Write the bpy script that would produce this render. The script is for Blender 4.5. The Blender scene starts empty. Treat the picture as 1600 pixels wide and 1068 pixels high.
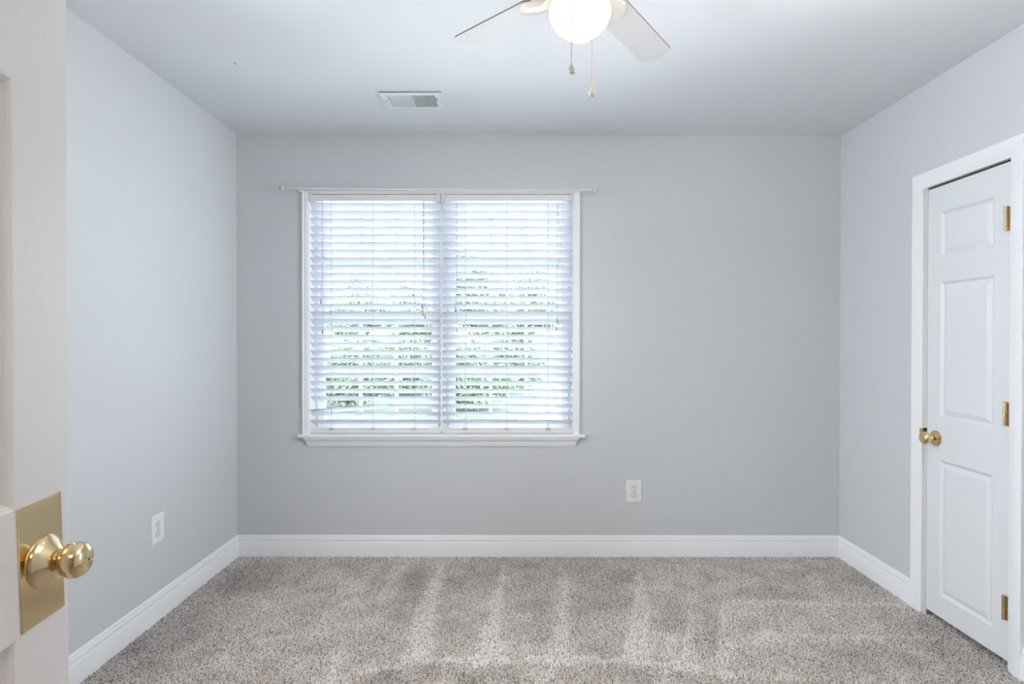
import bpy, math, random
import numpy as np
from mathutils import Vector, Matrix
random.seed(7); rng = np.random.default_rng(7)
S = bpy.context.scene
COL = S.collection
PI = math.pi

# ------------------------------------------------------------------ camera
F, U0, V0 = 893.0, 800.0, 534.0
PITCH, YAW, ROLL = 0.0067, -0.00024, 0.0008
CAM = Vector((0.0, 0.0, 1.270))
def _basis():
    cp, sp, cy, sy = math.cos(PITCH), math.sin(PITCH), math.cos(YAW), math.sin(YAW)
    f = Vector((sy*cp, cy*cp, -sp)); r = Vector((cy, -sy, 0)); u = r.cross(f)
    return r*math.cos(ROLL)+u*math.sin(ROLL), u*math.cos(ROLL)-r*math.sin(ROLL), f
CR, CU, CF = _basis()
cam = bpy.data.objects.new('camera', bpy.data.cameras.new('camera'))
COL.objects.link(cam)
cam.data.sensor_width = 36.0; cam.data.lens = F/1600*36.0
cam.data.clip_start = 0.02; cam.data.clip_end = 500
M4 = Matrix.Identity(4)
for i in range(3):
    M4[i][0], M4[i][1], M4[i][2], M4[i][3] = CR[i], CU[i], -CF[i], CAM[i]
cam.matrix_world = M4
S.camera = cam

# ------------------------------------------------------------------ view + lights
S.view_settings.view_transform = 'Standard'; S.view_settings.look = 'None'
S.view_settings.gamma = 1.0; S.view_settings.exposure = 0.09; S.view_settings.use_curve_mapping = False
S.cycles.use_denoising = True
S.cycles.max_bounces = 14; S.cycles.diffuse_bounces = 8; S.cycles.glossy_bounces = 6
S.cycles.transparent_max_bounces = 24; S.cycles.sample_clamp_indirect = 6.0
W = bpy.data.worlds.new('sky'); S.world = W; W.use_nodes = True
wn = W.node_tree.nodes; bg = wn['Background']
bg.inputs['Color'].default_value = (0.86, 0.92, 1.0, 1); bg.inputs['Strength'].default_value = 1.0
SKY_BASE, SKY_EAST = 13.0, 16.0             # open sky, and the brighter sky round the sun's side (+x)
wl = W.node_tree.links
w_tc = wn.new('ShaderNodeTexCoord'); w_sep = wn.new('ShaderNodeSeparateXYZ'); wl.new(w_tc.outputs['Generated'], w_sep.inputs[0])
w_max = wn.new('ShaderNodeMath'); w_max.operation = 'MAXIMUM'; w_max.inputs[1].default_value = 0.0; wl.new(w_sep.outputs['X'], w_max.inputs[0])
w_pow = wn.new('ShaderNodeMath'); w_pow.operation = 'POWER'; w_pow.inputs[1].default_value = 1.6; wl.new(w_max.outputs[0], w_pow.inputs[0])
w_mad = wn.new('ShaderNodeMath'); w_mad.operation = 'MULTIPLY_ADD'; w_mad.inputs[1].default_value = SKY_EAST; w_mad.inputs[2].default_value = SKY_BASE
wl.new(w_pow.outputs[0], w_mad.inputs[0]); wl.new(w_mad.outputs[0], bg.inputs['Strength'])

def add_light(name, kind, loc, aim, power, color=(1, 1, 1), size=None, **kw):
    d = bpy.data.lights.new(name, kind); d.energy = power; d.color = color
    if kind == 'AREA':
        d.shape = 'RECTANGLE'; d.size, d.size_y = size
    for k, v in kw.items(): setattr(d, k, v)
    o = bpy.data.objects.new(name, d); COL.objects.link(o)
    o.location = loc
    o.rotation_euler = (Vector(aim)-Vector(loc)).to_track_quat('-Z', 'Y').to_euler()
    return o
sun = add_light('sun', 'SUN', (14, -3, 16), (0, 0, 0), 14.0, (1.0, 0.96, 0.88)); sun.data.angle = 0.01
# fill lights added out of view to brighten the room, with no known source
add_light('left_wall_fill', 'AREA', (-1.565, 1.44, 1.42), (1.4, 2.3, 0.15), 12, (0.95, 0.97, 1.0), (0.86, 1.30), spread=math.radians(125))  # added fill for the right wall, closet and carpet
add_light('ceiling_fill', 'AREA', (1.05, 0.95, 2.02), (1.00, 1.00, 2.44), 16, (1.0, 0.98, 0.96), (0.8, 0.5))  # added fill thrown up at the ceiling from out of frame
add_light('right_side_fill', 'AREA', (1.86, 1.66, 1.50), (-1.59, 2.75, 1.35), 15, (0.88, 0.94, 1.0), (0.7, 1.1), spread=math.radians(80))  # added fill from the right, narrowed onto the left wall
pt = add_light('window_portal', 'AREA', (-0.41, 3.301+0.16, 1.40), (-0.41, 0, 1.40), 1, (1, 1, 1), (1.6, 1.45)); pt.data.cycles.is_portal = True
add_light('hall_fill', 'AREA', (-0.1, -0.8, 2.38), (-0.1, -0.4, 0), 16, (1.0, 0.76, 0.58), (0.5, 0.5))  # added warm fill from behind the camera, for the near door

# ------------------------------------------------------------------ room numbers (metres)
XL, XR, YB, ZC = -1.590, 1.893, 3.301, 2.440
YF = 0.0                                   # room face of the front wall (camera stands in its doorway)
def ceil_z(x): return ZC + 0.0007 - 0.0022*(x-0.15) * 1.6
def ray(u, v): return CR*((u-U0)/F) + CU*((V0-v)/F) + CF
def on_y(u, v, Y):
    d = ray(u, v); return CAM + d*((Y-CAM.y)/d.y)
def on_x(u, v, X):
    d = ray(u, v); return CAM + d*((X-CAM.x)/d.x)
def on_z(u, v, Z):
    d = ray(u, v); return CAM + d*((Z-CAM.z)/d.z)

# ------------------------------------------------------------------ materials
def mat(name, base, rough=0.5, metal=0.0, spec=0.5, bump=None, noise=None, emit=None, coat=0.0):
    m = bpy.data.materials.new(name); m.use_nodes = True
    nt = m.node_tree; b = nt.nodes['Principled BSDF']
    b.inputs['Base Color'].default_value = (*base, 1); b.inputs['Roughness'].default_value = rough
    b.inputs['Metallic'].default_value = metal; b.inputs['Specular IOR Level'].default_value = spec
    b.inputs['Coat Weight'].default_value = coat
    tc = None
    if bump or noise:
        tc = nt.nodes.new('ShaderNodeTexCoord')
    def tex(scale, stretch=(1, 1, 1), detail=3):
        mp = nt.nodes.new('ShaderNodeMapping'); mp.inputs['Scale'].default_value = stretch
        nt.links.new(tc.outputs['Object'], mp.inputs['Vector'])
        n = nt.nodes.new('ShaderNodeTexNoise'); n.inputs['Scale'].default_value = scale; n.inputs['Detail'].default_value = detail
        nt.links.new(mp.outputs['Vector'], n.inputs['Vector']); return n
    if bump:
        scale, strength, dist = bump[:3]; st = bump[3] if len(bump) > 3 else (1, 1, 1)
        n = tex(scale, st); bp = nt.nodes.new('ShaderNodeBump')
        bp.inputs['Strength'].default_value = strength; bp.inputs['Distance'].default_value = dist
        nt.links.new(n.outputs['Fac'], bp.inputs['Height']); nt.links.new(bp.outputs['Normal'], b.inputs['Normal'])
    if noise:
        scale, c2 = noise[:2]; st = noise[2] if len(noise) > 2 else (1, 1, 1)
        n = tex(scale, st); mx = nt.nodes.new('ShaderNodeMix'); mx.data_type = 'RGBA'
        mx.inputs[6].default_value = (*base, 1); mx.inputs[7].default_value = (*c2, 1)
        nt.links.new(n.outputs['Fac'], mx.inputs[0]); nt.links.new(mx.outputs[2], b.inputs['Base Color'])
    if emit:
        b.inputs['Emission Color'].default_value = (*emit[0], 1); b.inputs['Emission Strength'].default_value = emit[1]
    return m
M = {}
M['wall'] = mat('grey_wall_paint', (0.625, 0.633, 0.641), 0.75, spec=0.25, bump=(180, 0.08, 0.002))
M['ceiling'] = mat('white_ceiling_paint', (0.77, 0.78, 0.80), 0.9, spec=0.1, bump=(120, 0.06, 0.002))
M['trim'] = mat('white_trim_paint', (0.87, 0.875, 0.88), 0.38)
M['door'] = mat('white_door_paint', (0.76, 0.765, 0.775), 0.42, bump=(60, 0.05, 0.002, (6, 6, 0.5)))
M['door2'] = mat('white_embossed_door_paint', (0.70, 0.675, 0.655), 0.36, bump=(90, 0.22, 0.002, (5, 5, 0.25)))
M['brass'] = mat('polished_brass', (0.78, 0.60, 0.33), 0.13, 1.0, noise=(14, (0.74, 0.60, 0.38)))
M['pale_brass'] = mat('aged_brass', (0.74, 0.62, 0.42), 0.20, 1.0)
M['blade'] = mat('white_fan_blade', (0.58, 0.572, 0.575), 0.45)
M['blade_edge'] = mat('brown_blade_edge', (0.20, 0.13, 0.10), 0.6)
M['fan'] = mat('cream_fan_metal', (0.62, 0.585, 0.54), 0.35)
M['globe'] = mat('lit_frosted_glass', (0.95, 0.92, 0.88), 0.4, emit=((1.0, 0.64, 0.38), 3.2))
M['chain'] = mat('bead_chain', (0.45, 0.30, 0.22), 0.4, 0.7)
M['pendant'] = mat('glazed_pendant', (0.42, 0.385, 0.34), 0.25)
M['plastic'] = mat('white_outlet_plastic', (0.84, 0.84, 0.83), 0.35)
M['slot'] = mat('dark_slot', (0.03, 0.028, 0.025), 0.8)
M['seam'] = mat('grey_seam', (0.25, 0.25, 0.25), 0.8)
M['screw'] = mat('screw_metal', (0.45, 0.44, 0.42), 0.35, 0.9)
M['vent'] = mat('white_vent_enamel', (0.80, 0.82, 0.84), 0.4)
M['duct'] = mat('dark_duct', (0.022, 0.02, 0.02), 0.8)
M['rod'] = mat('white_rod_enamel', (0.70, 0.71, 0.70), 0.35)
M['finial'] = mat('pale_finial', (0.58, 0.56, 0.52), 0.4)
M['cord'] = mat('white_cord', (0.50, 0.50, 0.50), 0.8)
M['tassel'] = mat('wooden_tassel', (0.42, 0.36, 0.28), 0.5)
M['rail'] = mat('blind_rail', (0.80, 0.79, 0.78), 0.4)
M['bracket'] = mat('blind_bracket', (0.76, 0.74, 0.72), 0.4)
M['vinyl'] = mat('white_vinyl_sash', (0.88, 0.90, 0.93), 0.4)
M['jamb'] = mat('shaded_jamb_paint', (0.66, 0.64, 0.62), 0.5)  # darker tint stands in for the shade beside the casing
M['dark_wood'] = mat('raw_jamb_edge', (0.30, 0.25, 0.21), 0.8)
M['lawn'] = mat('lawn', (0.014, 0.026, 0.013), 0.9, noise=(3.0, (0.030, 0.044, 0.027)))
M['concrete'] = mat('pale_concrete', (0.68, 0.66, 0.63), 0.9, noise=(2.0, (0.78, 0.76, 0.74)))
M['bark'] = mat('bark', (0.16, 0.12, 0.09), 0.9, noise=(8.0, (0.26, 0.20, 0.16)))
M['leaf'] = mat('leaf_green', (0.07, 0.125, 0.05), 0.6, noise=(1.6, (0.16, 0.225, 0.125)))
M['leaf2'] = mat('leaf_dark_green', (0.045, 0.088, 0.042), 0.6, noise=(1.6, (0.11, 0.165, 0.09)))
M['debris'] = mat('grey_strand', (0.10, 0.10, 0.11), 0.8)

def slat_material():
    m = bpy.data.materials.new('white_slat'); m.use_nodes = True; nt = m.node_tree
    out = nt.nodes['Material Output']; b = nt.nodes['Principled BSDF']
    b.inputs['Base Color'].default_value = (0.82, 0.84, 0.88, 1); b.inputs['Roughness'].default_value = 0.45
    t = nt.nodes.new('ShaderNodeBsdfTranslucent'); t.inputs['Color'].default_value = (0.86, 0.90, 0.98, 1)
    mx = nt.nodes.new('ShaderNodeMixShader'); mx.inputs[0].default_value = 0.10
    nt.links.new(b.outputs[0], mx.inputs[1]); nt.links.new(t.outputs[0], mx.inputs[2]); nt.links.new(mx.outputs[0], out.inputs[0])
    return m
M['slat'] = slat_material()
def glass_material():
    m = bpy.data.materials.new('window_glass'); m.use_nodes = True; nt = m.node_tree
    out = nt.nodes['Material Output']; nt.nodes.remove(nt.nodes['Principled BSDF'])
    t = nt.nodes.new('ShaderNodeBsdfTransparent'); t.inputs[0].default_value = (0.96, 0.98, 0.98, 1)
    g = nt.nodes.new('ShaderNodeBsdfGlossy'); g.inputs['Roughness'].default_value = 0.02
    fr = nt.nodes.new('ShaderNodeFresnel'); fr.inputs[0].default_value = 1.45
    mx = nt.nodes.new('ShaderNodeMixShader')
    nt.links.new(fr.outputs[0], mx.inputs[0]); nt.links.new(t.outputs[0], mx.inputs[1]); nt.links.new(g.outputs[0], mx.inputs[2])
    nt.links.new(mx.outputs[0], out.inputs[0]); return m
M['glass'] = glass_material()
def carpet_material():
    m = bpy.data.materials.new('carpet_yarn'); m.use_nodes = True; nt = m.node_tree
    b = nt.nodes['Principled BSDF']; b.inputs['Roughness'].default_value = 0.9; b.inputs['Specular IOR Level'].default_value = 0.1
    a = nt.nodes.new('ShaderNodeAttribute'); a.attribute_name = 'yarn'; nt.links.new(a.outputs['Color'], b.inputs['Base Color'])
    return m
M['carpet'] = carpet_material()
M['carpet_base'] = mat('carpet_backing', (0.46, 0.42, 0.385), 0.95, spec=0.1, noise=(420, (0.30, 0.265, 0.24)), bump=(420, 0.6, 0.006))

# ------------------------------------------------------------------ mesh builder
ORIGIN = {}
class MB:
    def __init__(s, xf=None): s.v = []; s.f = []; s.m = []; s.xf = xf
    def add(s, vs, fs, mi=0):
        n = len(s.v)
        s.v += [Vector(p) if s.xf is None else s.xf(Vector(p)) for p in vs]
        s.f += [[i+n for i in f] for f in fs]; s.m += [mi]*len(fs); return s
    def box(s, a, b, mi=0):
        x0, x1 = sorted((a[0], b[0])); y0, y1 = sorted((a[1], b[1])); z0, z1 = sorted((a[2], b[2]))
        vs = [(x0, y0, z0), (x1, y0, z0), (x1, y1, z0), (x0, y1, z0), (x0, y0, z1), (x1, y0, z1), (x1, y1, z1), (x0, y1, z1)]
        return s.add(vs, [(0, 3, 2, 1), (4, 5, 6, 7), (0, 1, 5, 4), (1, 2, 6, 5), (2, 3, 7, 6), (3, 0, 4, 7)], mi)
    def tube(s, path, r, n=8, mi=0, cap=True):
        path = [Vector(p) for p in path]; rs = r if isinstance(r, (list, tuple)) else [r]*len(path)
        vs = []; ref = None
        for i, p in enumerate(path):
            t = (path[min(i+1, len(path)-1)]-path[max(i-1, 0)]).normalized()
            if ref is None: ref = t.orthogonal().normalized()
            ref = (ref - t*ref.dot(t)).normalized(); q = t.cross(ref)
            for k in range(n):
                a = 2*PI*k/n; vs.append(p+(ref*math.cos(a)+q*math.sin(a))*rs[i])
        fs = [(i*n+k, i*n+(k+1) % n, (i+1)*n+(k+1) % n, (i+1)*n+k) for i in range(len(path)-1) for k in range(n)]
        if cap: fs += [tuple(range(n))[::-1], tuple(range((len(path)-1)*n, len(path)*n))]
        return s.add(vs, fs, mi)
    def lathe(s, prof, o, d, n=32, mi=0):
        """prof: list of (radius, distance along d)."""
        d = Vector(d).normalized(); o = Vector(o); e = d.orthogonal().normalized(); g = d.cross(e)
        vs = [o+d*h+(e*math.cos(2*PI*k/n)+g*math.sin(2*PI*k/n))*max(r, 1e-5) for r, h in prof for k in range(n)]
        fs = [(i*n+k, i*n+(k+1) % n, (i+1)*n+(k+1) % n, (i+1)*n+k) for i in range(len(prof)-1) for k in range(n)]
        fs += [tuple(range(n))[::-1], tuple(range((len(prof)-1)*n, len(prof)*n))]
        return s.add(vs, fs, mi)
    def sweep(s, prof, path_fn, stations, mi=0):
        """prof pts mapped by path_fn(station, p) -> xyz; closed profile, capped."""
        n = len(prof); vs = [path_fn(t, p) for t in stations for p in prof]
        fs = [(i*n+k, i*n+(k+1) % n, (i+1)*n+(k+1) % n, (i+1)*n+k) for i in range(len(stations)-1) for k in range(n)]
        fs += [tuple(range(n))[::-1], tuple(range((len(stations)-1)*n, len(stations)*n))]
        return s.add(vs, fs, mi)
    def build(s, name, mats, parent=None, smooth=False, bevel=0, fix=True):
        me = bpy.data.meshes.new(name)
        off = ORIGIN.get(parent.name, Vector()) if parent else Vector()
        me.from_pydata([tuple(p-off) for p in s.v], [], s.f)
        for m in (mats if isinstance(mats, (list, tuple)) else [mats]): me.materials.append(m)
        me.polygons.foreach_set('material_index', s.m)
        if fix:
            import bmesh
            bm = bmesh.new(); bm.from_mesh(me); bmesh.ops.recalc_face_normals(bm, faces=bm.faces); bm.to_mesh(me); bm.free()
        if smooth:
            me.polygons.foreach_set('use_smooth', [True]*len(me.polygons))
            try: me.set_sharp_from_angle(angle=math.radians(38))
            except Exception: pass
        me.update()
        o = bpy.data.objects.new(name, me); COL.objects.link(o)
        if parent: o.parent = parent; ORIGIN[o.name] = off
        if bevel:
            b = o.modifiers.new('bevel', 'BEVEL'); b.width = bevel; b.segments = 2; b.limit_method = 'ANGLE'
        return o
def thing(name, loc, label, cat, group=None):
    o = bpy.data.objects.new(name, None); COL.objects.link(o); o.location = loc; o.empty_display_size = 0.05
    o['label'] = label; o['category'] = cat
    if group: o['group'] = group
    ORIGIN[o.name] = Vector(loc); return o
def tag(o, label, cat, group=None):
    o['label'] = label; o['category'] = cat
    if group: o['group'] = group
    return o
def struct(o, label=None, cat=None):
    o['kind'] = 'structure'
    if label: o['label'] = label; o['category'] = cat
    return o
def struct_root(name, loc, label=None, cat=None):
    o = bpy.data.objects.new(name, None); COL.objects.link(o); o.location = loc; o.empty_display_size = 0.05
    ORIGIN[o.name] = Vector(loc); return struct(o, label, cat)

# ------------------------------------------------------------------ shell
HX0, HX1, HY = -1.75, XR+0.9, -1.75              # hall behind the door
b = MB().box((HX0-0.3, HY-0.2, -0.12), (XR+0.9, YB+0.14, 0.0)); struct(b.build('floor', M['carpet_base']), 'beige grey carpeted bedroom floor', 'floor')

# ceiling with the duct hole of the vent
vp = [on_z(u, v, ZC) for u, v in ((591, 142.5), (688.5, 144.5), (606, 170), (697.5, 170.5))]
VX0 = (vp[0].x+vp[2].x)/2; VX1 = (vp[1].x+vp[3].x)/2; VY0 = (vp[0].y+vp[1].y)/2; VY1 = (vp[2].y+vp[3].y)/2
ix0, ix1, iy0, iy1 = VX0+0.03, VX1-0.03, VY0+0.025, VY1-0.025
b = MB(lambda p: Vector((p.x, p.y, p.z + (ceil_z(p.x)-ZC))))
T = ZC+0.15
for a, c in (((HX0-0.3, HY-0.2), (ix0, YB+0.2)), ((ix1, HY-0.2), (XR+1.0, YB+0.2)), ((ix0, HY-0.2), (ix1, iy0)), ((ix0, iy1), (ix1, YB+0.2))):
    b.box((a[0], a[1], ZC), (c[0], c[1], T))
struct(b.build('ceiling', M['ceiling']), 'smooth white ceiling', 'ceiling')

# window opening in the back wall
WX0 = on_y(482, 500, YB).x; WX1 = on_y(896.5, 500, YB).x
WZ0 = on_y(690, 677.5, YB).z; WZ1 = on_y(690, 302, YB).z
W3 = (0.98, 1.90, 0.75, 2.10)              # added opening for the fill light, left wall, unseen behind the open door
TH = 0.15; ZT = ZC+0.03
b = MB()
b.box((XL-0.12, YB, 0), (WX0, YB+TH, ZT)).box((WX1, YB, 0), (XR+0.12, YB+TH, ZT))
b.box((WX0, YB, 0), (WX1, YB+TH, WZ0-0.010)).box((WX0, YB, WZ1), (WX1, YB+TH, ZT))
struct(b.build('wall_back', M['wall']), 'pale grey back wall around the window', 'wall')
struct(MB().box((XL-0.12, HY, 0), (XL, W3[0], ZT)).box((XL-0.12, W3[1], 0), (XL, YB, ZT)).box((XL-0.12, W3[0], 0), (XL, W3[1], W3[2])).box((XL-0.12, W3[0], W3[3]), (XL, W3[1], ZT)).build('wall_left', M['wall']), 'pale grey left wall', 'wall')

# closet door opening in the right wall (y from DY0 to DY1)
DY1 = on_x(1446, 600, XR).y + 0.004; DY0 = on_x(1580, 600, XR).y
DZ1 = on_x(1449, 296.5, XR).z + 0.003
b = MB()
b.box((XR, HY, 0), (XR+0.12, DY0-0.0045, ZT)).box((XR, DY1+0.0045, 0), (XR+0.12, YB, ZT))
b.box((XR, DY0-0.0045, DZ1+0.0045), (XR+0.12, DY1+0.0045, ZT))
struct(b.build('wall_right', M['wall']), 'pale grey right wall with the closet door', 'wall')
# closet box behind the door
b = MB().box((XR+0.70, DY0-0.3, 0), (XR+0.75, DY1+0.3, ZT)).box((XR+0.12, DY0-0.35, 0), (XR+0.75, DY0-0.3, ZT)).box((XR+0.12, DY1+0.3, 0), (XR+0.75, DY1+0.35, ZT))
struct(b.build('wall_closet', M['wall']))
# front wall with the doorway the camera stands in, and the hall behind
OX0, OX1 = -0.640, 0.36
b = MB().box((XL, -0.12, 0), (OX0, YF, ZT)).box((OX1, -0.12, 0), (XR, YF, ZT)).box((OX0, -0.12, 2.06), (OX1, YF, ZT))
struct(b.build('wall_front', M['wall']))
struct(MB().box((HX0, HY-0.12, 0), (XR+0.12, HY, ZT)).build('wall_hall', M['wall']))
r = struct_root('window_3', (XL, (W3[0]+W3[1])/2, W3[2]))  # unseen window frame added around the left wall fill light
b = MB()
for a0, a1 in (((W3[0]-0.06, W3[2]-0.06), (W3[0], W3[3]+0.06)), ((W3[1], W3[2]-0.06), (W3[1]+0.06, W3[3]+0.06)), ((W3[0], W3[3]), (W3[1], W3[3]+0.06)), ((W3[0], W3[2]-0.06), (W3[1], W3[2]))):
    b.box((XL, a0[0], a0[1]), (XL+0.018, a1[0], a1[1]))
b.build('casing', M['trim'], r)
MB().box((XL-0.066, W3[0], W3[2]), (XL-0.06, W3[1], W3[3])).build('pane', M['glass'], r)

# baseboards
BP = [(0, 0), (0.014, 0), (0.014, 0.0895), (0.0125, 0.0925), (0.0105, 0.094), (0.0105, 0.111), (0.0085, 0.1135), (0.007, 0.1145), (0.007, 0.1235), (0.0045, 0.128), (0.002, 0.1305), (0, 0.1305)]
def base(name, fn, st, lab): struct(MB().sweep(BP, fn, st).build(name, M['trim'], smooth=True), lab, 'baseboard')
base('baseboard_back', lambda t, p: (t, YB-p[0], p[1]), [XL, XR], 'white moulded baseboard along the back wall')
base('baseboard_left', lambda t, p: (XL+p[0], t, p[1]), [YF, YB], 'white moulded baseboard along the left wall')
CY1 = on_x(1427, 600, XR-0.006).y; CY0 = on_x(1596.6, 600, XR-0.016).y
base('baseboard_right', lambda t, p: (XR-p[0], t, p[1]), [CY1, YB], 'white moulded baseboard between back corner and closet door')
base('baseboard_right_near', lambda t, p: (XR-p[0], t, p[1]), [YF, CY0], 'white moulded baseboard on the near side of the closet door')

# closet door casing (profiled, mitred)
def casing_profile(w):
    return [(0, 0), (0.010, 0), (0.012, 0.006), (0.012, 0.016), (0.0145, 0.020), (0.0145, 0.028), (0.0165, 0.034), (0.018, w-0.016), (0.018, w-0.003), (0.0155, w), (0, w)]
b = MB()
wl, wr, wt = CY1-DY1-0.004, DY0-0.004-CY0, 0.071
zi = DZ1+0.004
pl, pr = casing_profile(wl), casing_profile(wr); pt = casing_profile(wt)
# one sweep around the opening: stations are left foot, left top, right top, right foot
def cas(t, p):
    i, (th, w) = t, p
    k = w/wt
    return [(XR-th, DY1+0.004+k*wl, 0), (XR-th, DY1+0.004+k*wl, zi+w), (XR-th, DY0-0.004-k*wr, zi+w), (XR-th, DY0-0.004-k*wr, 0)][i]
b.sweep(pt, cas, [0, 1, 2, 3])
struct(b.build('trim_1', M['trim'], smooth=True), 'white moulded casing around the closet door', 'door casing')
# jambs: painted front edge, bare wood in the gap behind
o = struct_root('trim_2', (XR, (DY0+DY1)/2, 0), 'white jamb lining the closet doorway', 'door jamb')
b = MB()
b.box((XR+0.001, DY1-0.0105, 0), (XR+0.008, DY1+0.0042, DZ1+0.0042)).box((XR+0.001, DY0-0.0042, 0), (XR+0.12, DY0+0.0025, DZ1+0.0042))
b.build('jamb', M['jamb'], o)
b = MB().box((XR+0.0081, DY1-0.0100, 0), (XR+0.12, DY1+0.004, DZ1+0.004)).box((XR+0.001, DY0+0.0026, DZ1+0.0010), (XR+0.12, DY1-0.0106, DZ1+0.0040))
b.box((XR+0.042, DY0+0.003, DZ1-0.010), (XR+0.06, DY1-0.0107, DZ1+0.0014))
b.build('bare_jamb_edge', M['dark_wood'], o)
sp = on_x(1445, 679, XR-0.011)
b = MB().box((XR-0.0150, DY1-0.0010, sp.z-0.028), (XR-0.0128, DY1+0.0125, sp.z+0.028)).box((XR-0.0128, DY1-0.0010, sp.z-0.028), (XR+0.0008, DY1+0.0030, sp.z+0.028))
k = b.build('strike_plate', M['brass'], o, bevel=0.0008)
MB().box((XR-0.0020, DY1-0.0112, sp.z-0.026), (XR+0.0060, DY1-0.0010, sp.z+0.031)).build('latch_hole', M['slot'], k)

# ------------------------------------------------------------------ panelled doors
def panel_door(b, w, z0, z1, th, panels, depth=1.0):
    """Door in local coords: x along width 0..w, y = outward normal (face at 0, back at -th), z up. panels: (x0,x1,z0,z1)."""
    xs = sorted({0, w, *[p[0] for p in panels], *[p[1] for p in panels]}); zs = sorted({z0, z1, *[p[2] for p in panels], *[p[3] for p in panels]})
    for i in range(len(xs)-1):
        for j in range(len(zs)-1):
            cx, cz = (xs[i]+xs[i+1])/2, (zs[j]+zs[j+1])/2
            if any(p[0] < cx < p[1] and p[2] < cz < p[3] for p in panels): continue
            b.add([(xs[i], 0, zs[j]), (xs[i+1], 0, zs[j]), (xs[i+1], 0, zs[j+1]), (xs[i], 0, zs[j+1])], [(0, 1, 2, 3)])
    prof = [(0, 0), (0.0025, -0.0005), (0.006, -0.003), (0.010, -0.0065), (0.0135, -0.0085), (0.0165, -0.0085), (0.019, -0.0075), (0.033, -0.0025), (0.0355, -0.0015)]
    for p in panels:
        vs = []
        for ins, dp in prof:
            dp *= depth
            vs += [(p[0]+ins, dp, p[2]+ins), (p[1]-ins, dp, p[2]+ins), (p[1]-ins, dp, p[3]-ins), (p[0]+ins, dp, p[3]-ins)]
        fs = [(4*i+k, 4*i+(k+1) % 4, 4*i+4+(k+1) % 4, 4*i+4+k) for i in range(len(prof)-1) for k in range(4)]
        n = 4*(len(prof)-1); fs.append((n, n+1, n+2, n+3)); b.add(vs, fs)
    # edges and back
    v = [(0, 0, z0), (w, 0, z0), (w, 0, z1), (0, 0, z1), (0, -th, z0), (w, -th, z0), (w, -th, z1), (0, -th, z1)]
    b.add(v, [(0, 1, 5, 4), (1, 2, 6, 5), (2, 3, 7, 6), (3, 0, 4, 7), (4, 5, 6, 7)])
    return b
def knob_parts(parent, o, d, s=0.045, mk='brass', rosette=0.034, ball=0.0285, stepped=False):
    o = Vector(o); d = Vector(d).normalized()
    if stepped: rp = [(0, 0), (rosette, 0), (rosette, 0.003), (rosette*0.93, 0.006), (rosette*0.80, 0.007), (rosette*0.77, 0.010), (rosette*0.62, 0.011), (rosette*0.58, 0.014), (rosette*0.40, 0.016), (0.0085, 0.018), (0, 0.018)]
    else: rp = [(0, 0), (rosette, 0), (rosette, 0.002), (rosette*0.97, 0.004), (rosette*0.80, 0.009), (rosette*0.55, 0.016), (rosette*0.48, 0.018), (0.014, 0.018), (0, 0.018)]
    MB().lathe(rp, o, d, 40).build('rosette', M[mk], parent, True)
    nk = [(0.0105, 0.010), (0.0105, s-0.026), (0.0135, s-0.025), (0.0135, s-0.021), (0.0105, s-0.020), (0.0105, s-0.012)]
    MB().lathe(nk, o, d, 28).build('neck', M[mk], parent, True)
    bp = [(0.0, s-0.0205)]
    for i in range(15):
        a = -PI/2+PI*(i+1)/16
        r = ball*(math.cos(a)**0.62); bp.append((r, s+0.001+math.sin(a)*(0.0205 if a < 0 else 0.0175)))
    bp.append((0.0, s+0.0187))
    return MB().lathe(bp, o, d, 40).build('knob', M[mk], parent, True)

# closet door: local x runs from the hinge side (near, DY0) to the latch side (far, DY1)
FX = XR+0.004                                    # door face, slightly behind the wall plane
dy0 = DY0+0.004; dy1 = on_x(1449, 600, FX).y
dz0 = on_x(1449, 951, FX).z; dz1 = on_x(1449, 298, FX).z
w = dy1-dy0
px0 = on_x(1553, 500, FX).y-dy0; px1 = on_x(1469, 500, FX).y-dy0
def zz(v, u=1469.5): return on_x(u, v, FX).z
panels = [(px0, px1, zz(402), zz(331)), (px0, px1, zz(653), zz(440)), (px0, px1, zz(931), zz(718))]
d1 = struct_root('door_1', (FX, dy0, 0), 'narrow white three panel closet door on the right wall', 'door')
b = MB(lambda p: Vector((FX-p.y, dy0+p.x, p.z)))
panel_door(b, w, dz0, dz1, 0.035, panels)
b.build('door_leaf', M['door'], d1)
kc = on_x(1462.5, 684, FX)
hk = bpy.data.objects.new('door_handle', None); COL.objects.link(hk); hk.parent = d1; hk.location = Vector(kc)-ORIGIN[d1.name]; ORIGIN[hk.name] = Vector(kc)
knob_parts(hk, kc, (-1, 0, 0), 0.047, 'brass', 0.0345, 0.029, True)
for v0, v1 in ((322, 360), (629, 666), (934, 972)):
    p0 = on_x(1576.5, v0, XR-0.008); p1 = on_x(1576.5, v1, XR-0.008); yh = dy0+0.001
    zc = (p0.z+p1.z)/2; hh = (p0.z-p1.z)/2
    b = MB().box((XR-0.0050, yh-0.0075, zc-hh), (XR-0.0036, yh+0.010, zc+hh))
    hg = b.build('hinge', M['brass'], d1)
    b = MB()
    for k in range(5):
        za = zc-hh+2*hh*k/5; b.lathe([(0, 0.0005), (0.0052, 0.0005), (0.0058, 0.001), (0.0058, 2*hh/5-0.001), (0.0052, 2*hh/5-0.0005), (0, 2*hh/5-0.0005)], (XR-0.010, yh+0.0115, za), (0, 0, 1), 16)
    b.lathe([(0, 0), (0.0062, 0), (0.0066, 0.002), (0.0045, 0.0035), (0, 0.0035)], (XR-0.010, yh+0.0115, zc+hh), (0, 0, 1), 16)
    b.build('knuckle', M['pale_brass'], hg, True)

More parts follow.
